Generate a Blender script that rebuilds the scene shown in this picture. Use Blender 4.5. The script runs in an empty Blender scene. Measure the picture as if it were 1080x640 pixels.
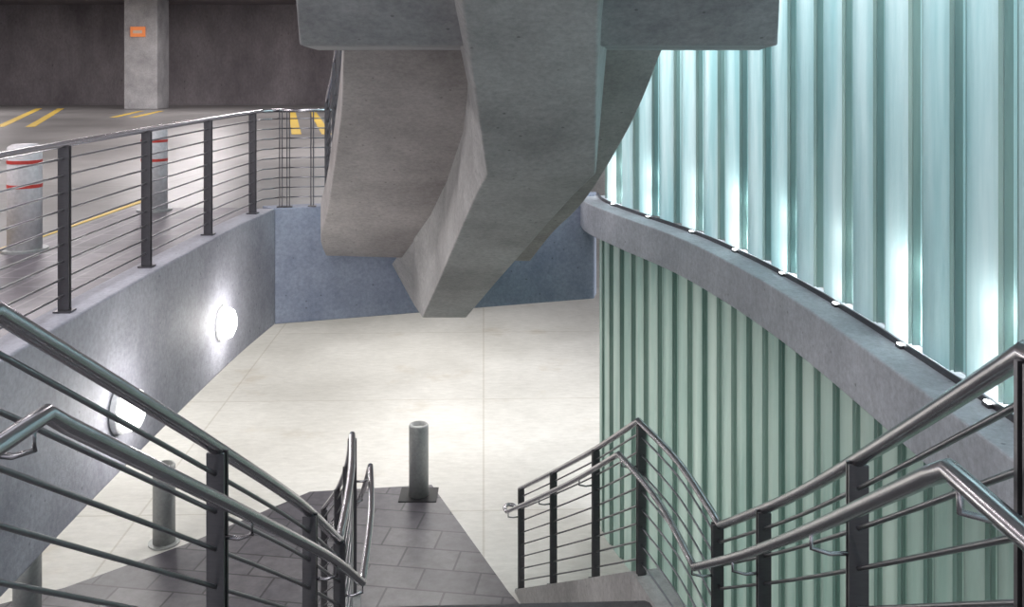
import bpy, math, random, bmesh
from mathutils import Vector, Matrix
random.seed(4)
EYE=5.5
S=bpy.context.scene
S.view_settings.view_transform='Standard'
S.view_settings.exposure=.22

# ---------------------------------------------------------------- materials
def nt(name):
    m=bpy.data.materials.new(name); m.use_nodes=True
    n=m.node_tree; b=n.nodes['Principled BSDF']; return m,n,b
def ramp(n,src,stops):
    r=n.nodes.new('ShaderNodeValToRGB'); e=r.color_ramp.elements
    e[0].position,e[0].color=stops[0][0],(*stops[0][1],1)
    e[1].position,e[1].color=stops[-1][0],(*stops[-1][1],1)
    for p,c in stops[1:-1]:
        k=e.new(p); k.color=(*c,1)
    n.links.new(src,r.inputs[0]); return r.outputs[0]
def noise(n,vec,scale,detail=6,rough=.6):
    t=n.nodes.new('ShaderNodeTexNoise'); t.inputs['Scale'].default_value=scale
    t.inputs['Detail'].default_value=detail; t.inputs['Roughness'].default_value=rough
    n.links.new(vec,t.inputs['Vector']); return t.outputs['Fac']
def mixc(n,a,b,fac,mode='MIX'):
    m=n.nodes.new('ShaderNodeMix'); m.data_type='RGBA'; m.blend_type=mode
    for s,v in ((m.inputs['Factor'],fac),(m.inputs['A'],a),(m.inputs['B'],b)):
        if isinstance(v,(int,float)): s.default_value=v
        elif isinstance(v,tuple): s.default_value=(*v,1)
        else: n.links.new(v,s)
    return m.outputs['Result']
def coords(n,scale=(1,1,1),rot=0):
    t=n.nodes.new('ShaderNodeTexCoord'); m=n.nodes.new('ShaderNodeMapping')
    m.inputs['Scale'].default_value=scale; m.inputs['Rotation'].default_value=(0,0,rot)
    n.links.new(t.outputs['Object'],m.inputs['Vector']); return m.outputs[0]
def bump(n,b,h,s,dist=.02):
    k=n.nodes.new('ShaderNodeBump'); k.inputs['Strength'].default_value=s; k.inputs['Distance'].default_value=dist
    n.links.new(h,k.inputs['Height']); n.links.new(k.outputs[0],b.inputs['Normal'])
def concrete(name,lo,hi,rough=.65,bs=.45,stain=.4,stretch=(1,1,1)):
    m,n,b=nt(name); v=coords(n,stretch)
    big=noise(n,v,1.3,10,.64); fine=noise(n,v,26,8,.75)
    c=ramp(n,big,[(.34,lo),(.66,hi)])
    f=ramp(n,fine,[(.3,(1-stain*.6,)*3),(.62,(1.14,)*3)])
    c=mixc(n,c,f,1.0,'MULTIPLY')
    c=mixc(n,c,ramp(n,noise(n,v,3.5,10,.8),[(.60,(1,1,1)),(.74,(1.25,1.25,1.23))]),1.0,'MULTIPLY')
    vo=n.nodes.new('ShaderNodeTexVoronoi'); vo.inputs['Scale'].default_value=7; n.links.new(v,vo.inputs['Vector'])
    pit=ramp(n,vo.outputs['Distance'],[(.05,(.25,)*3),(.085,(1,1,1))])
    c=mixc(n,c,pit,.6,'MULTIPLY')
    n.links.new(c,b.inputs['Base Color']); b.inputs['Roughness'].default_value=rough
    bump(n,b,fine,bs,.01); return m
def plain(name,col,rough=.5,metal=0,emit=None,es=0):
    m,n,b=nt(name); v=coords(n)
    f=noise(n,v,30,4); c=ramp(n,f,[(.3,tuple(x*.85 for x in col)),(.7,tuple(min(1,x*1.1) for x in col))])
    n.links.new(c,b.inputs['Base Color']); b.inputs['Roughness'].default_value=rough; b.inputs['Metallic'].default_value=metal
    if emit: b.inputs['Emission Color'].default_value=(*emit,1); b.inputs['Emission Strength'].default_value=es
    return m
M={}
M['conc']=concrete('concrete_cast',(.28,.275,.285),(.48,.475,.48))
M['conc_soffit']=concrete('concrete_soffit',(.29,.265,.255),(.47,.44,.425))
M['conc_warm']=concrete('concrete_warm',(.35,.34,.335),(.56,.55,.54))
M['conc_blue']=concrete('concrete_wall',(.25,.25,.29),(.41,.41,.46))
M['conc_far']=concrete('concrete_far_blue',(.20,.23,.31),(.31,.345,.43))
M['conc_beam']=concrete('concrete_beam',(.38,.40,.44),(.58,.60,.65))
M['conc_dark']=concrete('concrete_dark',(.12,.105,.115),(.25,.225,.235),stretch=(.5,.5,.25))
M['tread']=concrete('tread_stone',(.07,.065,.07),(.13,.12,.125),.5)
def bricks(n,v,bw,bh,mort,c1,c2,cm,off):
    br=n.nodes.new('ShaderNodeTexBrick'); br.inputs['Scale'].default_value=1
    br.inputs['Brick Width'].default_value=bw; br.inputs['Row Height'].default_value=bh
    br.inputs['Mortar Size'].default_value=mort; br.inputs['Color1'].default_value=(*c1,1)
    br.inputs['Color2'].default_value=(*c2,1); br.inputs['Mortar'].default_value=(*cm,1); br.offset=off
    n.links.new(v,br.inputs['Vector']); return br
def floor_mat(name,lo,hi,bw,bh,rot,mort,rough,stain=None,sth=(.6,.75)):
    m,n,b=nt(name); v=coords(n,(1,1,1),rot)
    c=ramp(n,noise(n,coords(n),.45,8,.6),[(.35,lo),(.65,hi)])
    c=mixc(n,c,ramp(n,noise(n,coords(n,(1,2.5,1)),5,10,.75),[(.3,(.84,)*3),(.62,(1.05,)*3)]),1.0,'MULTIPLY')
    br=bricks(n,v,bw,bh,mort,(1,1,1),(.98,.98,.98),(.80,.78,.75),0)
    c=mixc(n,c,br.outputs['Color'],1.0,'MULTIPLY')
    if stain:
        c=mixc(n,c,ramp(n,noise(n,coords(n),.8,5),[(sth[0],(1,1,1)),(sth[1],stain)]),1.0,'MULTIPLY')
    n.links.new(c,b.inputs['Base Color']); b.inputs['Roughness'].default_value=rough
    return m
M['floor_lo']=floor_mat('floor_concrete_pale',(.50,.49,.465),(.63,.62,.595),4.2,3.9,-.03,.014,.5,(.8,.74,.66),(.60,.78))
M['floor_up']=floor_mat('floor_concrete_grey',(.20,.195,.19),(.29,.28,.275),6,6,.1,.03,.35,(.8,.77,.75))
def paver(name,c1,c2,mortar,bw,bh,rot):
    m,n,b=nt(name); v=coords(n,(1,1,1),rot)
    br=bricks(n,v,bw,bh,.012,c1,c2,mortar,.5)
    c=mixc(n,br.outputs['Color'],ramp(n,noise(n,v,7,8,.7),[(.3,(.65,)*3),(.7,(1.3,)*3)]),1.0,'MULTIPLY')
    n.links.new(c,b.inputs['Base Color']); b.inputs['Roughness'].default_value=.42
    bump(n,b,br.outputs['Fac'],-.4,.01); return m
M['paver']=paver('pavers_dark',(.075,.07,.085),(.12,.112,.125),(.025,.025,.03),.62,.42,.15)
M['paver_up']=paver('pavers_upper',(.10,.09,.105),(.15,.135,.15),(.2,.19,.2),.6,.3,1.57)
def steel(name,col,rough,metal=1):
    m,n,b=nt(name); v=coords(n,(1,1,8))
    b.inputs['Metallic'].default_value=metal
    n.links.new(ramp(n,noise(n,v,20,4),[(.3,tuple(x*.85 for x in col)),(.7,col)]),b.inputs['Base Color'])
    b.inputs['Roughness'].default_value=rough; return m
M['steel']=steel('brushed_steel',(.60,.58,.61),.24)
M['steel_dk']=steel('post_steel',(.15,.145,.155),.38,.85)
M['rod']=steel('steel_rod',(.36,.355,.38),.3)
M['galv']=plain('galvanised_pipe',(.36,.37,.37),.45,.3)
M['bol']=plain('bollard_paint_white',(.58,.56,.58),.5)
M['red']=plain('reflective_red',(.5,.05,.04),.4)
M['yellow']=plain('yellow_paint',(.62,.43,.08),.6)
M['orange']=plain('sign_orange',(.8,.25,.08),.5,emit=(.8,.25,.08),es=.25)
M['pale']=plain('sign_pale',(.8,.6,.45),.5)
M['black']=plain('black_rubber',(.015,.015,.017),.6)
M['white']=plain('lamp_housing_white',(.75,.75,.75),.5)
M['lamp']=plain('lamp_glass',(1,1,1),.3,emit=(1,.98,.94),es=7)
M['led']=plain('led_lens',(1,1,1),.3,emit=(.93,1,1),es=14)
def glassmat(name,c1,c2,tr,gl,rough=.18):
    m=bpy.data.materials.new(name); m.use_nodes=True; n=m.node_tree
    n.nodes.remove(n.nodes['Principled BSDF']); out=n.nodes['Material Output']
    v=coords(n,(1,1,.10)); c=ramp(n,noise(n,v,3.5,5,.55),[(.36,c1),(.64,c2)])
    T=n.nodes.new('ShaderNodeBsdfTranslucent'); D=n.nodes.new('ShaderNodeBsdfDiffuse'); G=n.nodes.new('ShaderNodeBsdfGlossy')
    G.inputs['Roughness'].default_value=rough; G.inputs['Color'].default_value=(.85,.95,.95,1)
    n.links.new(c,T.inputs['Color']); n.links.new(c,D.inputs['Color'])
    B=n.nodes.new('ShaderNodeBump'); B.inputs['Strength'].default_value=.35; B.inputs['Distance'].default_value=.01
    n.links.new(noise(n,coords(n,(1,1,.35)),28,5,.6),B.inputs['Height'])
    for k in (T,G): n.links.new(B.outputs[0],k.inputs['Normal'])
    a=n.nodes.new('ShaderNodeMixShader'); a.inputs[0].default_value=1-tr
    n.links.new(T.outputs[0],a.inputs[1]); n.links.new(D.outputs[0],a.inputs[2])
    k=n.nodes.new('ShaderNodeMixShader'); k.inputs[0].default_value=gl
    n.links.new(a.outputs[0],k.inputs[1]); n.links.new(G.outputs[0],k.inputs[2])
    n.links.new(k.outputs[0],out.inputs['Surface']); return m
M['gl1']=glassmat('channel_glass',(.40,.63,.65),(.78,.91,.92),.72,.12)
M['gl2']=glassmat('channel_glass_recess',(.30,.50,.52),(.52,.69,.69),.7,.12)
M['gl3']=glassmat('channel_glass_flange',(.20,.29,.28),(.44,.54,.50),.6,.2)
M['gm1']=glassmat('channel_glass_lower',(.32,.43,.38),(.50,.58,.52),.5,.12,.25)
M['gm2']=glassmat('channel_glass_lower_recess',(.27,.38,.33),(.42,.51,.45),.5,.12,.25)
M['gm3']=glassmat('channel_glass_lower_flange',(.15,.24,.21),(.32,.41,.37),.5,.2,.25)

# ---------------------------------------------------------------- mesh helpers
def empty(name,loc=(0,0,0)):
    e=bpy.data.objects.new(name,None); e.location=loc; S.collection.objects.link(e); e.empty_display_size=.2; return e
class MB:
    def __init__(s): s.v=[]; s.f=[]; s.m=[]
    def add(s,vs,fs,mi=0):
        o=len(s.v); s.v+= [tuple(p) for p in vs]; s.f+=[tuple(i+o for i in f) for f in fs]; s.m+=[mi]*len(fs)
    def loft(s,secs,mi=0,caps=True):
        k=len(secs[0]); vs=[p for sec in secs for p in sec]; fs=[]
        for a in range(len(secs)-1):
            for j in range(k):
                j2=(j+1)%k; fs.append((a*k+j,a*k+j2,(a+1)*k+j2,(a+1)*k+j))
        if caps:
            fs.append(tuple(range(k))[::-1]); fs.append(tuple((len(secs)-1)*k+j for j in range(k)))
        s.add(vs,fs,mi)
    def box(s,x0,x1,y0,y1,z0,z1,mi=0):
        s.loft([[(x0,y0,z),(x1,y0,z),(x1,y1,z),(x0,y1,z)] for z in (z0,z1)],mi)
    def prism(s,poly,z0,z1,mi=0):
        s.loft([[(x,y,z) for x,y in poly] for z in (z0,z1)],mi)
    def tube(s,pts,r,seg=10,mi=0):
        pts=[Vector(p) for p in pts]; secs=[]
        for i,p in enumerate(pts):
            t=(pts[min(i+1,len(pts)-1)]-pts[max(i-1,0)]).normalized()
            up=Vector((0,0,1)) if abs(t.z)<.95 else Vector((1,0,0))
            a=t.cross(up).normalized(); b=a.cross(t)
            secs.append([p+a*(r*math.cos(2*math.pi*j/seg))+b*(r*math.sin(2*math.pi*j/seg)) for j in range(seg)])
        s.loft(secs,mi)
    def obox(s,c,t,n,lt,ln,z0,z1,mi=0):
        c=Vector((c[0],c[1])); q=[c+t*(lt*a)+n*(ln*b) for a,b in((-.5,-.5),(.5,-.5),(.5,.5),(-.5,.5))]
        s.loft([[(p.x,p.y,z) for p in q] for z in (z0,z1)],mi)
    def obj(s,name,mats,parent=None,smooth=False,bevel=0,recalc=True):
        me=bpy.data.meshes.new(name); me.from_pydata(s.v,[],s.f)
        for m in (mats if isinstance(mats,(list,tuple)) else [mats]): me.materials.append(M[m])
        me.polygons.foreach_set('material_index',s.m)
        if recalc:
            bm=bmesh.new(); bm.from_mesh(me); bmesh.ops.recalc_face_normals(bm,faces=bm.faces); bm.to_mesh(me); bm.free()
        o=bpy.data.objects.new(name,me); S.collection.objects.link(o)
        if smooth:
            me.polygons.foreach_set('use_smooth',[len(p.vertices)==4 for p in me.polygons])
        if bevel:
            b=o.modifiers.new('b','BEVEL'); b.width=bevel; b.segments=2; b.limit_method='ANGLE'
        if parent: o.parent=parent
        return o
def catmull(P,n=8):
    out=[]; L=len(P)
    for i in range(L-1):
        p0=P[max(i-1,0)];p1=P[i];p2=P[i+1];p3=P[min(i+2,L-1)]
        for k in range(n):
            t=k/n; q=[]
            for a in range(2):
                q.append(.5*((2*p1[a])+(-p0[a]+p2[a])*t+(2*p0[a]-5*p1[a]+4*p2[a]-p3[a])*t*t+(-p0[a]+3*p1[a]-3*p2[a]+p3[a])*t**3))
            if len(p1)>2: q.append(p1[2]+(p2[2]-p1[2])*t)
            out.append(tuple(q))
    out.append(tuple(P[-1])); return out
def arclen(P):
    s=[0]
    for a,b in zip(P,P[1:]): s.append(s[-1]+math.hypot(b[0]-a[0],b[1]-a[1]))
    return s
def path(P,z0,z1,n=8):
    c=catmull([p[:2] for p in P],n); s=arclen(c)
    return [(x,y,z0+(z1-z0)*k/s[-1]) for (x,y),k in zip(c,s)]
def at(P,S_,d):
    d=max(0,min(d,S_[-1]))
    for i in range(len(P)-1):
        if d<=S_[i+1] or i==len(P)-2:
            t=(d-S_[i])/max(1e-9,S_[i+1]-S_[i])
            return tuple(a+(b-a)*t for a,b in zip(P[i],P[i+1])), (Vector(P[i+1][:2])-Vector(P[i][:2])).normalized()
def offset(P,o):
    out=[]
    for i,p in enumerate(P):
        t=(Vector(P[min(i+1,len(P)-1)][:2])-Vector(P[max(i-1,0)][:2])).normalized()
        n=Vector((t.y,-t.x)); out.append((p[0]+n.x*o,p[1]+n.y*o,*p[2:]))
    return out
def child(o,E): o.parent=E; o.matrix_parent_inverse=Matrix.Translation(-Vector(E.location)); return o

# ---------------------------------------------------------------- railing builder
def railing(name,path,posts,height=1.07,nrod=8,handoff=None,hand_h=.85,post_w=.055,top_r=.022):
    E=empty(name,path[0]); SL=arclen(path)
    a=MB(); a.tube([(x,y,z+height) for x,y,z in path],top_r,14); child(a.obj('top_rail','steel',None,True),E)
    r=MB()
    for k in range(nrod):
        h=.11+(height-.2)*k/(nrod-1)
        r.tube([(x,y,z+h) for x,y,z in path],.0075,6)
    child(r.obj('infill_rods','rod',None,True),E)
    p=MB()
    for s in posts:
        (x,y,z),t=at(path,SL,s); n=Vector((t.y,-t.x))
        for o in (-.014,.014):
            p.obox((x+t.x*o,y+t.y*o),t,n,.012,post_w,z,z+height-.01)
        p.obox((x,y),t,n,.09,post_w+.04,z-.005,z+.012)
    child(p.obj('posts','steel_dk'),E)
    if handoff is not None:
        hp=offset(path,handoff)
        pts=[(x,y,z+hand_h) for x,y,z in hp]
        h=MB(); h.tube(pts,.02,14)
        e=Vector(pts[-1]); d=(e-Vector(pts[-2])); d.z=0; d.normalize(); sd=Vector((d.y,-d.x,0))*(-1 if handoff>0 else 1)
        h.tube([e,e+d*.08,e+d*.13+sd*.02,e+d*.15+sd*.06,e+d*.13+sd*.10,e+d*.07+sd*.13],.02,12)
        for s in posts:
            (x,y,z),t=at(path,SL,s); n=Vector((t.y,-t.x))*(1 if handoff>0 else -1); w=abs(handoff)
            h.tube([(x,y,z+hand_h-.07),(x+n.x*w*.6,y+n.y*w*.6,z+hand_h-.075),(x+n.x*w,y+n.y*w,z+hand_h-.06),(x+n.x*w,y+n.y*w,z+hand_h-.01)],.007,6)
        child(h.obj('hand_rail','steel',None,True),E)
    return E
def spos(P,ys):
    s=arclen(P); out=[]
    for y in ys:
        for i in range(len(P)-1):
            if P[i][1]<=y<=P[i+1][1]:
                t=(y-P[i][1])/(P[i+1][1]-P[i][1]); out.append(s[i]+(s[i+1]-s[i])*t); break
    return out

# ---------------------------------------------------------------- lower staircase
ZT,ZL,ZB=3.9,1.95,0.0
L1=path([(-1.12,2.05),(-.99,3.05),(-.9,4.0),(-.9,4.94)],ZT,ZL)
R1=path([(.95,1.75),(1.07,2.9),(1.14,4.0),(1.12,5.1)],ZT,ZL)
LL=path([(-.9,4.94),(-.97,5.7),(-1.07,6.35)],ZL,ZL)
RL=path([(1.12,5.1),(1.04,5.9),(.88,6.6)],ZL,ZL)
L2=path([(-1.07,6.35),(-1.29,7.4),(-1.56,8.45),(-1.88,9.45)],ZL,ZB)
R2=path([(.88,6.6),(.68,7.7),(.4,8.8),(.08,9.9)],ZL,ZB)
def flight(mb,L,R,n,z0,z1,th=.16):
    sl,sr=arclen(L),arclen(R); rr=(z0-z1)/n
    for i in range(n):
        a0,_=at(L,sl,sl[-1]*i/n); a1,_=at(L,sl,sl[-1]*(i+1)/n); b0,_=at(R,sr,sr[-1]*i/n); b1,_=at(R,sr,sr[-1]*(i+1)/n)
        z=z0-rr*(i+1)
        qq=[(p[0],p[1]-(.02 if k<2 else 0)) for k,p in enumerate([a0,b0,b1,a1])]
        mb.loft([[(x,y,zz) for x,y in qq] for zz in (max(z-th,.002),max(z,.01))])
def waist(mb,L,R,th,zoff=0):
    mb.loft([[(l[0],l[1],max(l[2]-th,0)),(r[0],r[1],max(r[2]-th,0)),(r[0],r[1],max(r[2]+zoff,.005)),(l[0],l[1],max(.005,l[2]+zoff))] for l,r in zip(L,R)])
def stringer(mb,P,side,th,up,w=.13):
    A=offset(P,-.055*side); B=offset(P,side*(w-.055))
    mb.loft([[(a[0],a[1],max(a[2]-th,0)),(b[0],b[1],max(0,b[2]-th)),(b[0],b[1],b[2]+up),(a[0],a[1],a[2]+up)] for a,b in zip(A,B)])
def resamp(P,n):
    s=arclen(P); return [at(P,s,s[-1]*i/(n-1))[0] for i in range(n)]
ST=empty('staircase',(0,5.8,1.95))
sh=lambda P,dy,dx=0:[(x+dx,y-dy,z) for x,y,z in P]
L2t,R2t=sh(L2,.15),sh(R2,.32)
mb=MB()
flight(mb,L1,R1,12,ZT,ZL); flight(mb,L2t,R2t,12,ZL,ZB)
LLp=[p[:2] for p in LL if p[1]<6.2]; RLp=[p[:2] for p in RL if p[1]<6.28]
mb.prism(LLp+[L2t[0][:2],R2t[0][:2]]+RLp[::-1],ZL-.06,ZL)
mb.prism([(-1.12,-1.5),(1.05,-1.5),(.95,1.75),(-1.12,2.05)],ZT-.06,ZT)
child(mb.obj('treads','tread'),ST)
mb=MB()
for a,b,c,d in((L1,R1,L1,R1),(LL,RL,LL,RL),(L2,R2,L2t,R2t)):
    ld=a is LL
    if ld: mb.prism(LLp+[L2t[0][:2],R2t[0][:2]]+RLp[::-1],ZL-.3,ZL-.07)
    else: waist(mb,resamp(c,20),resamp(d,20),.42,-.17)
    stringer(mb,a,-1,.42,.03)
    stringer(mb,b,1,.42,.03,.2)
mb.prism([(-1.25,-1.5),(1.2,-1.5),(1.05,1.75),(-1.22,2.05)],ZT-.3,ZT-.07)
child(mb.obj('structure','conc_warm',bevel=.01),ST)
Rp=path([(1.02,-.6),(.98,.6),(.95,1.75)],ZT,ZT)[:-1]+R1[:-1]+RL[:-1]+R2
Lp=path([(-1.3,-.6),(-1.2,.8),(-1.12,2.05)],ZT,ZT)[:-1]+L1[:-1]+LL[:-1]+L2
railing('stair_railing',Rp,spos(Rp,[-.5,.6,1.72,2.95,4.3,5.15,6.55,7.7,8.85,9.85]),handoff=-.14,post_w=.06)
railing('stair_railing',Lp,spos(Lp,[-.5,.7,2.0,3.15,4.2,4.95,6.3,7.4,8.4,9.4]),handoff=.12,post_w=.06)

# ---------------------------------------------------------------- upper staircase (overhead)
def Z(z): return EYE+z
US=empty('staircase',(0,6.7,5.85))
mb=MB()
secs=[]
for d,zt,xl,xr in((2.0,2.15,-1.0,1.15),(3.4,1.31,-1.02,1.2),(4.6,.59,-1.05,1.3),(5.0,.35,-1.12,1.4),(5.9,.35,-1.26,1.58),(6.7,.35,-1.38,1.76)):
    zb=zt-.25
    secs.append([(xl,d,Z(zb)),(xr,d,Z(zb)),(xr,d,Z(zt+.1)),(xl,d,Z(zt+.1))])
mb.loft(secs)
child(mb.obj('landing_slab','conc',bevel=.012),US)
mb=MB()
UL=catmull([(-1.19,6.7),(-1.39,7.66),(-1.79,9.2),(-2.0,9.9),(-2.03,10.35)],5)
UR=catmull([(1.06,6.7),(.96,7.7),(.7,9.0),(.42,9.75),(.2,10.5)],5)
def usz(d): return .1-.6*(d-6.7)
secs=[]
for l,r in zip(resamp(UL,24),resamp(UR,24)):
    secs.append([(l[0],l[1],Z(usz(l[1]))),(r[0],r[1],Z(usz(r[1]))),(r[0],r[1],Z(max(usz(r[1])+.36,-1.6))),(l[0],l[1],Z(max(usz(l[1])+.36,-1.6)))])
mb.loft(secs)
child(mb.obj('flight_slab','conc_soffit',bevel=.012),US)
mb=MB()
sp=[(3.4,.80,-.30,.36,-.32,.4),(4.5,.28,-.24,.414,-.3,.45),(5.4,-.24,-.20,.48,-.3,.53),(6.2,-.72,-.167,.546,-.3,.62),(6.6,-.90,-.25,.44,-.30,.56),(7.2,-1.21,-.375,.27,-.33,.45),(7.8,-1.53,-.5,.105,-.40,.3),
    (8.6,-1.95,-.66,-.12,-.58,.1),(9.3,-2.32,-.81,-.31,-.79,-.1),(9.9,-2.64,-.94,-.475,-1.03,-.3),(10.7,-2.72,-1.1,-.66,-1.36,-.5)]
secs=[]
for d,zb,a,b,c,e in sp:
    zt=(.12 if 4.9<d<=6.7 else usz(d)+.05 if d>6.7 else .12+.6*(5-d))
    secs.append([(a,d,Z(zb)),(b,d,Z(zb)),(e,d,Z(zt)),(c,d,Z(zt))])
mb.loft(secs); child(mb.obj('spine_beam','conc_warm',bevel=.012),US)
mb=MB()
def li(P,o): return [(x+o,y) for x,y in resamp(P,24) if y<9.95]
UL3,UR3=li(UL,.12),li(UR,-.12)
def xa(P,y):
    for a,b in zip(P,P[1:]):
        if a[1]<=y<=b[1]: return a[0]+(b[0]-a[0])*(y-a[1])/(b[1]-a[1])
    return P[0][0] if y<P[0][1] else P[-1][0]
for i in range(11):
    y0=6.68+i*.27; z=Z(.37-.162*i)
    q=[(xa(UL3,y0),y0),(xa(UR3,y0),y0),(xa(UR3,y0+.27),y0+.27),(xa(UL3,y0+.27),y0+.27)]
    mb.prism(q,z-.12,z+.09)
child(mb.obj('treads','tread'),US)
for P,nm in ((UL,1),(UR,-1)):
    P2=[(x,y,Z(max(usz(y)+.36,-1.6))) for x,y in offset(P,.07*nm) if y<10.0]
    P2=[(P2[0][0],P2[0][1]-.4,P2[0][2])]+P2
    railing('stair_railing',P2,spos(P2,[6.5,7.4,8.3,9.2,9.9]),handoff=None)

# ---------------------------------------------------------------- well edge, slab, spandrels
CF=[(-2.68,-3),(-2.70,3),(-2.73,5),(-2.74,6.5),(-2.72,8),(-2.68,9.3),(-2.60,10.4)]
CFs=catmull(CF,4)
FARR=(1.0,11.54)
def line(mb,a,b,w,z=3.88,mi=2):
    a=Vector(a);b=Vector(b);t=(b-a).normalized();n=Vector((t.y,-t.x))*w/2
    mb.prism([tuple(a-n),tuple(a+n),tuple(b+n),tuple(b-n)],z,z+.006,mi)
mb=MB()
outl=offset(CFs,-.16)
slab=[(-34,-3)]+[p for p in outl]
slab[-1]=(-2.68,10.52)
slab+=[(1.0,11.7),(1.0,40),(-34,40)]
mb.prism(slab,3.45,3.88)
mb.prism([(-4.35,-3),(-2.95,-3),(-2.97,6),(-2.92,9),(-2.86,10.7),(-4.3,10.7)],3.88,3.884,1)
for a,b,w in(((-4.6,3),(-4.37,11.6),.09),((-13.3,24.6),(-17.4,34.9),.22),((-12.5,24.6),(-16.6,34.9),.22),((-12.2,29),(-12.9,33),.2),((-11.6,29),(-12.2,33),.2),((-7.9,34),(-5.0,22),.22),((-7.2,34),(-4.3,22),.22)):
    line(mb,a,b,w)
mb.obj('floor',['floor_up','paver_up','yellow'])
mb=MB()
out=offset(CFs,-.24)
mb.loft([[(a[0],a[1],2.65),(a[0],a[1],3.92),(b[0],b[1],3.92),(b[0],b[1],2.65)] for a,b in zip(CFs,out)])
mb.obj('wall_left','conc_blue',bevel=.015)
mb=MB()
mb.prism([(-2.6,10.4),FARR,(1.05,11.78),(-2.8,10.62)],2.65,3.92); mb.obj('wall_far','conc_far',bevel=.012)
mb=MB(); mb.box(-16,9,-3,30,-.3,0)
mb.prism([(-7,2),(-7,8.6),(-4.7,9.96),(-3.7,10.9),(-2.6,12.2),(-1.05,12.4),(-.03,9.87),(.9,8),(.9,2)],0,.006,1); mb.obj('floor',['floor_lo','paver'])
mb=MB(); mb.box(-16.3,-16,-3,30,0,3.45); mb.obj('wall_lower_left','conc_warm')
mb=MB(); mb.box(-16,9,29.7,30,0,3.45); mb.obj('wall_lower_back','conc_warm')
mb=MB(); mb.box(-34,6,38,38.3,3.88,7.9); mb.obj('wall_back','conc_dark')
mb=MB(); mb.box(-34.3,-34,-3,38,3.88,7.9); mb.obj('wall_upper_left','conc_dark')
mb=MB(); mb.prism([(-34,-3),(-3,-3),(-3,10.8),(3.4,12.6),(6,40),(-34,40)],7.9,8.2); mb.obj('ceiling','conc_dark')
mb=MB(); mb.box(-14.0,-12.8,34.2,35.4,3.88,7.9); mb.obj('concrete_column','conc',bevel=.03)
E=empty('wall_sign',(-13.5,34.17,6.6)); mb=MB(); mb.box(-13.75,-13.22,34.15,34.2,6.5,6.86); child(mb.obj('plate','orange'),E)
mb=MB(); mb.box(-13.65,-13.32,34.14,34.15,6.62,6.73); child(mb.obj('label','pale'),E)

cr=[p for p in offset(catmull(CF,10),-.12) if p[1]>3.0]
cr=[(x,y,3.92) for x,y in cr]
cr[-1]=(-2.66,10.38,3.92)
cr+= [(-2.58,10.5,3.92)]
railing('guard_railing',cr,spos(cr,[3.3,4.7,6.06,7.40,8.8,10.05]),nrod=9,post_w=.07)
g=[(-2.58,10.5,3.92),(-2.3,10.56,3.92),(-2.02,10.6,3.92)]
railing('guard_railing',g,[.02,.10,.36,.57],nrod=9,post_w=.05)
# ---------------------------------------------------------------- bollards
def bollard(x,y,z,painted=True,r=.125,h=.91,plate=False):
    if painted: r=.14
    E=empty('bollard',(x,y,z)); mb=MB(); seg=28
    prof=[(r,0),(r,h-.02),(r-.012,h),(r-.03,h) ,(r-.035,h-.05 if not painted else h+.012),(0.001,h-.05 if not painted else h+.02)]
    mb.loft([[(rr*math.cos(2*math.pi*j/seg),rr*math.sin(2*math.pi*j/seg),zz) for j in range(seg)] for rr,zz in prof]); mb.obj('post','bol' if painted else 'galv',E,True)
    mb=MB()
    if not plate:
        mb.loft([[((r+.05)*math.cos(2*math.pi*j/seg),(r+.05)*math.sin(2*math.pi*j/seg),zz) for j in range(seg)] for zz in (0,.02)])
    else: mb.box(-.24,.24,-.2,.2,0,.012)
    mb.obj('base_plate','black' if plate else 'galv',E)
    if painted:
        mb=MB()
        for zb in (h-.15,h-.36):
            mb.loft([[((r+.003)*math.cos(2*math.pi*j/28),(r+.003)*math.sin(2*math.pi*j/28),zz) for j in range(28)] for zz in (zb,zb+.03)])
        mb.obj('reflective_bands','red',E)
bollard(-4.24,8.25,3.884); bollard(-3.96,10.5,3.884)
bollard(-1.19,12.1,.006,False,plate=True); bollard(-4.0,10.9,.0,False); bollard(-4.55,8.9,.006,False)

# ---------------------------------------------------------------- wall lamps
for yy in (8.8,6.6):
    z=EYE-2.40
    E=empty('wall_lamp',(-2.715,yy,z)); mb=MB(); seg=28
    def ring(r,x): return [(x,r*math.cos(2*math.pi*j/seg),r*math.sin(2*math.pi*j/seg)) for j in range(seg)]
    mb.loft([ring(.165,-.02),ring(.165,.02),ring(.15,.03)]); mb.obj('housing','white',E)
    mb=MB(); mb.loft([ring(.15,.025),ring(.148,.07),ring(.125,.12),ring(.07,.145),ring(.004,.15)]); mb.obj('diffuser','lamp',E,True)
    l=bpy.data.lights.new('bulb','POINT'); l.energy=17; l.color=(1,.97,.94); l.shadow_soft_size=.1
    o=bpy.data.objects.new('bulb',l); o.location=(.32,0,0); o.parent=E; S.collection.objects.link(o)

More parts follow.
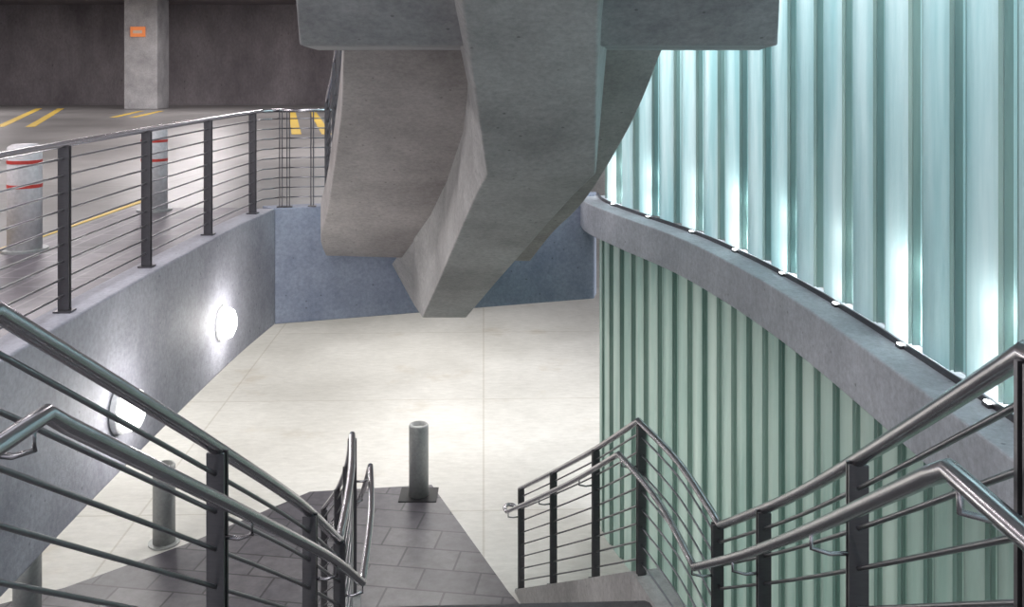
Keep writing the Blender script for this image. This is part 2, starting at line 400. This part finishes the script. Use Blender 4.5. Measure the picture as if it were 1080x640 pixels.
# ---------------------------------------------------------------- curved edge beam + channel glass
BFc=[(2.0,-3),(2.03,-1),(2.045,1),(2.04,3),(2.0,5),(1.87,6.9),(1.56,8.7),(1.13,10.05),(.86,11.0),(.83,11.6)]
BF=resamp(catmull(BFc,12),90)
BB=offset(BF,.34)
GC=offset(BF,.24); SG=arclen(GC)
mb=MB()
mb.loft([[(a[0],a[1],EYE-1.95),(a[0],a[1],EYE-1.6),(b[0],b[1],EYE-1.6),(b[0],b[1],EYE-1.95)] for a,b in zip(BF,BB)])
mb.obj('edge_beam','conc_beam',bevel=.012)
def glasswall(name,z0,z1,curve,w1,w2,dep,mats):
    SL=arclen(curve); mb=MB(); s=.05
    def P(s_,o):
        (x,y),t=at(curve,SL,s_); n=Vector((t.y,-t.x)); return (x+n.x*o,y+n.y*o)
    def panel(a,b,mi):
        mb.add([(a[0],a[1],z0),(b[0],b[1],z0),(b[0],b[1],z1),(a[0],a[1],z1)],[(0,1,2,3)],mi)
    while s<SL[-1]-w1-w2:
        panel(P(s,0),P(s+w1,0),0)
        panel(P(s,0),P(s,dep),2); panel(P(s+w1,0),P(s+w1,dep),2)
        s+=w1
        panel(P(s-.01,dep),P(s+w2+.01,dep),1)
        for q in (.025,w2-.025):
            panel(P(s+q-.006,.012),P(s+q+.006,.012),2)
            panel(P(s+q,dep-.002),P(s+q,.012),2)
        s+=w2
    return mb.obj(name,mats,recalc=False)
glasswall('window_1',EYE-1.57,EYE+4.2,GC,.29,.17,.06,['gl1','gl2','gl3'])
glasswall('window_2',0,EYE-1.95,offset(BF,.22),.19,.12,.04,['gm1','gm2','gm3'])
mb=MB()
W=offset(BF,1.6); W2=offset(BF,1.75)
mb.loft([[(a[0],a[1],-.1),(b[0],b[1],-.1),(b[0],b[1],9.8),(a[0],a[1],9.8)] for a,b in zip(W[:-22],W2[:-22])]); mb.obj('reflector_wall','conc_beam')  # unseen wall added behind the channel glass to reflect light back at it

# ---------------------------------------------------------------- lights
def area(name,loc,sx,sy,e,col,target=None,rot=(0,0,0)):
    l=bpy.data.lights.new(name,'AREA'); l.shape='RECTANGLE'; l.size=sx; l.size_y=sy; l.energy=e; l.color=col
    o=bpy.data.objects.new(name,l); o.location=loc; S.collection.objects.link(o)
    if target is not None: o.rotation_euler=(Vector(target)-Vector(loc)).to_track_quat('-Z','Z').to_euler()
    else: o.rotation_euler=rot
    return o
for s in (3.5,6.2,8.6,10.8,12.8):
    (x,y),t=at(GC,SG,s); n=Vector((t.y,-t.x))
    area('gallery_light',(x+n.x*1.3,y+n.y*1.3,7.5),2.2,2.6,118,(.86,.98,1.0),(x,y,6.9))
    area('gallery_light_low',(x+n.x*1.3,y+n.y*1.3,1.8),2.2,2.4,8+1.2*s,(.90,1,.95),(x,y,1.7))
# metal base channel with LED lenses at the foot of the glass, and the uplight glow behind it
mb=MB(); A=offset(BF,.215); B=offset(BF,.225); zz=EYE-1.6
mb.loft([[(a[0],a[1],zz),(a[0],a[1],zz+.035),(b[0],b[1],zz+.035),(b[0],b[1],zz)] for a,b in zip(A,B)])
s=5.6; k=0
while s<14.4:
    (x,y),t=at(GC,SG,s); n=Vector((t.y,-t.x))
    for dz,e,so in ((4.02,(3.2,1.3,2.1)[k%3],.03),(4.35,(2.6,.9,1.6)[k%3],.05)):
        l=bpy.data.lights.new('uplight','POINT'); l.energy=e; l.shadow_soft_size=so; l.color=(.95,1,1)
        o=bpy.data.objects.new('uplight',l); o.location=(x+n.x*.15,y+n.y*.15,dz); S.collection.objects.link(o)
    mb.obox((x-n.x*.035,y-n.y*.035),t,n,.06,.025,zz+.001,zz+.02,0)
    mb.obox((x-n.x*.035,y-n.y*.035),t,n,.04,.016,zz+.02,zz+.027,1)
    s+=.92; k+=1
mb.obj('trim_1',['steel_dk','led'])
for x,y in((-1.5,13.5),(-6,13.5),(-1.5,18),(-7,18),(-6,8),(2.5,15)):
    area('garage_light',(x,y,3.3),1.6,1.6,104,(1,.975,.94))
for x,y in((-7,7),(-7,14),(-14,14),(-8,22),(-16,24),(-10,31),(-18,31),(-3,18),(-4,28)):
    area('garage_light',(x,y,7.8),1.5,1.5,220,(1,.94,.95))
area('well_light',(-1.5,3.5,9.5),4,6,260,(.96,.97,1))
area('well_light',(-2.2,1.0,7.8),2,2,70,(1,.98,.97),(-1,9,3))
w=bpy.data.worlds.new('world'); S.world=w; w.use_nodes=True
w.node_tree.nodes['Background'].inputs[0].default_value=(.90,.90,.97,1); w.node_tree.nodes['Background'].inputs[1].default_value=.62

c=bpy.data.cameras.new('camera'); c.sensor_width=36; c.lens=1000/1080*36; c.shift_y=-252/1080; c.clip_start=.02
o=bpy.data.objects.new('camera',c); o.location=(0,0,EYE); o.rotation_euler=(math.pi/2,0,0); S.collection.objects.link(o); S.camera=o
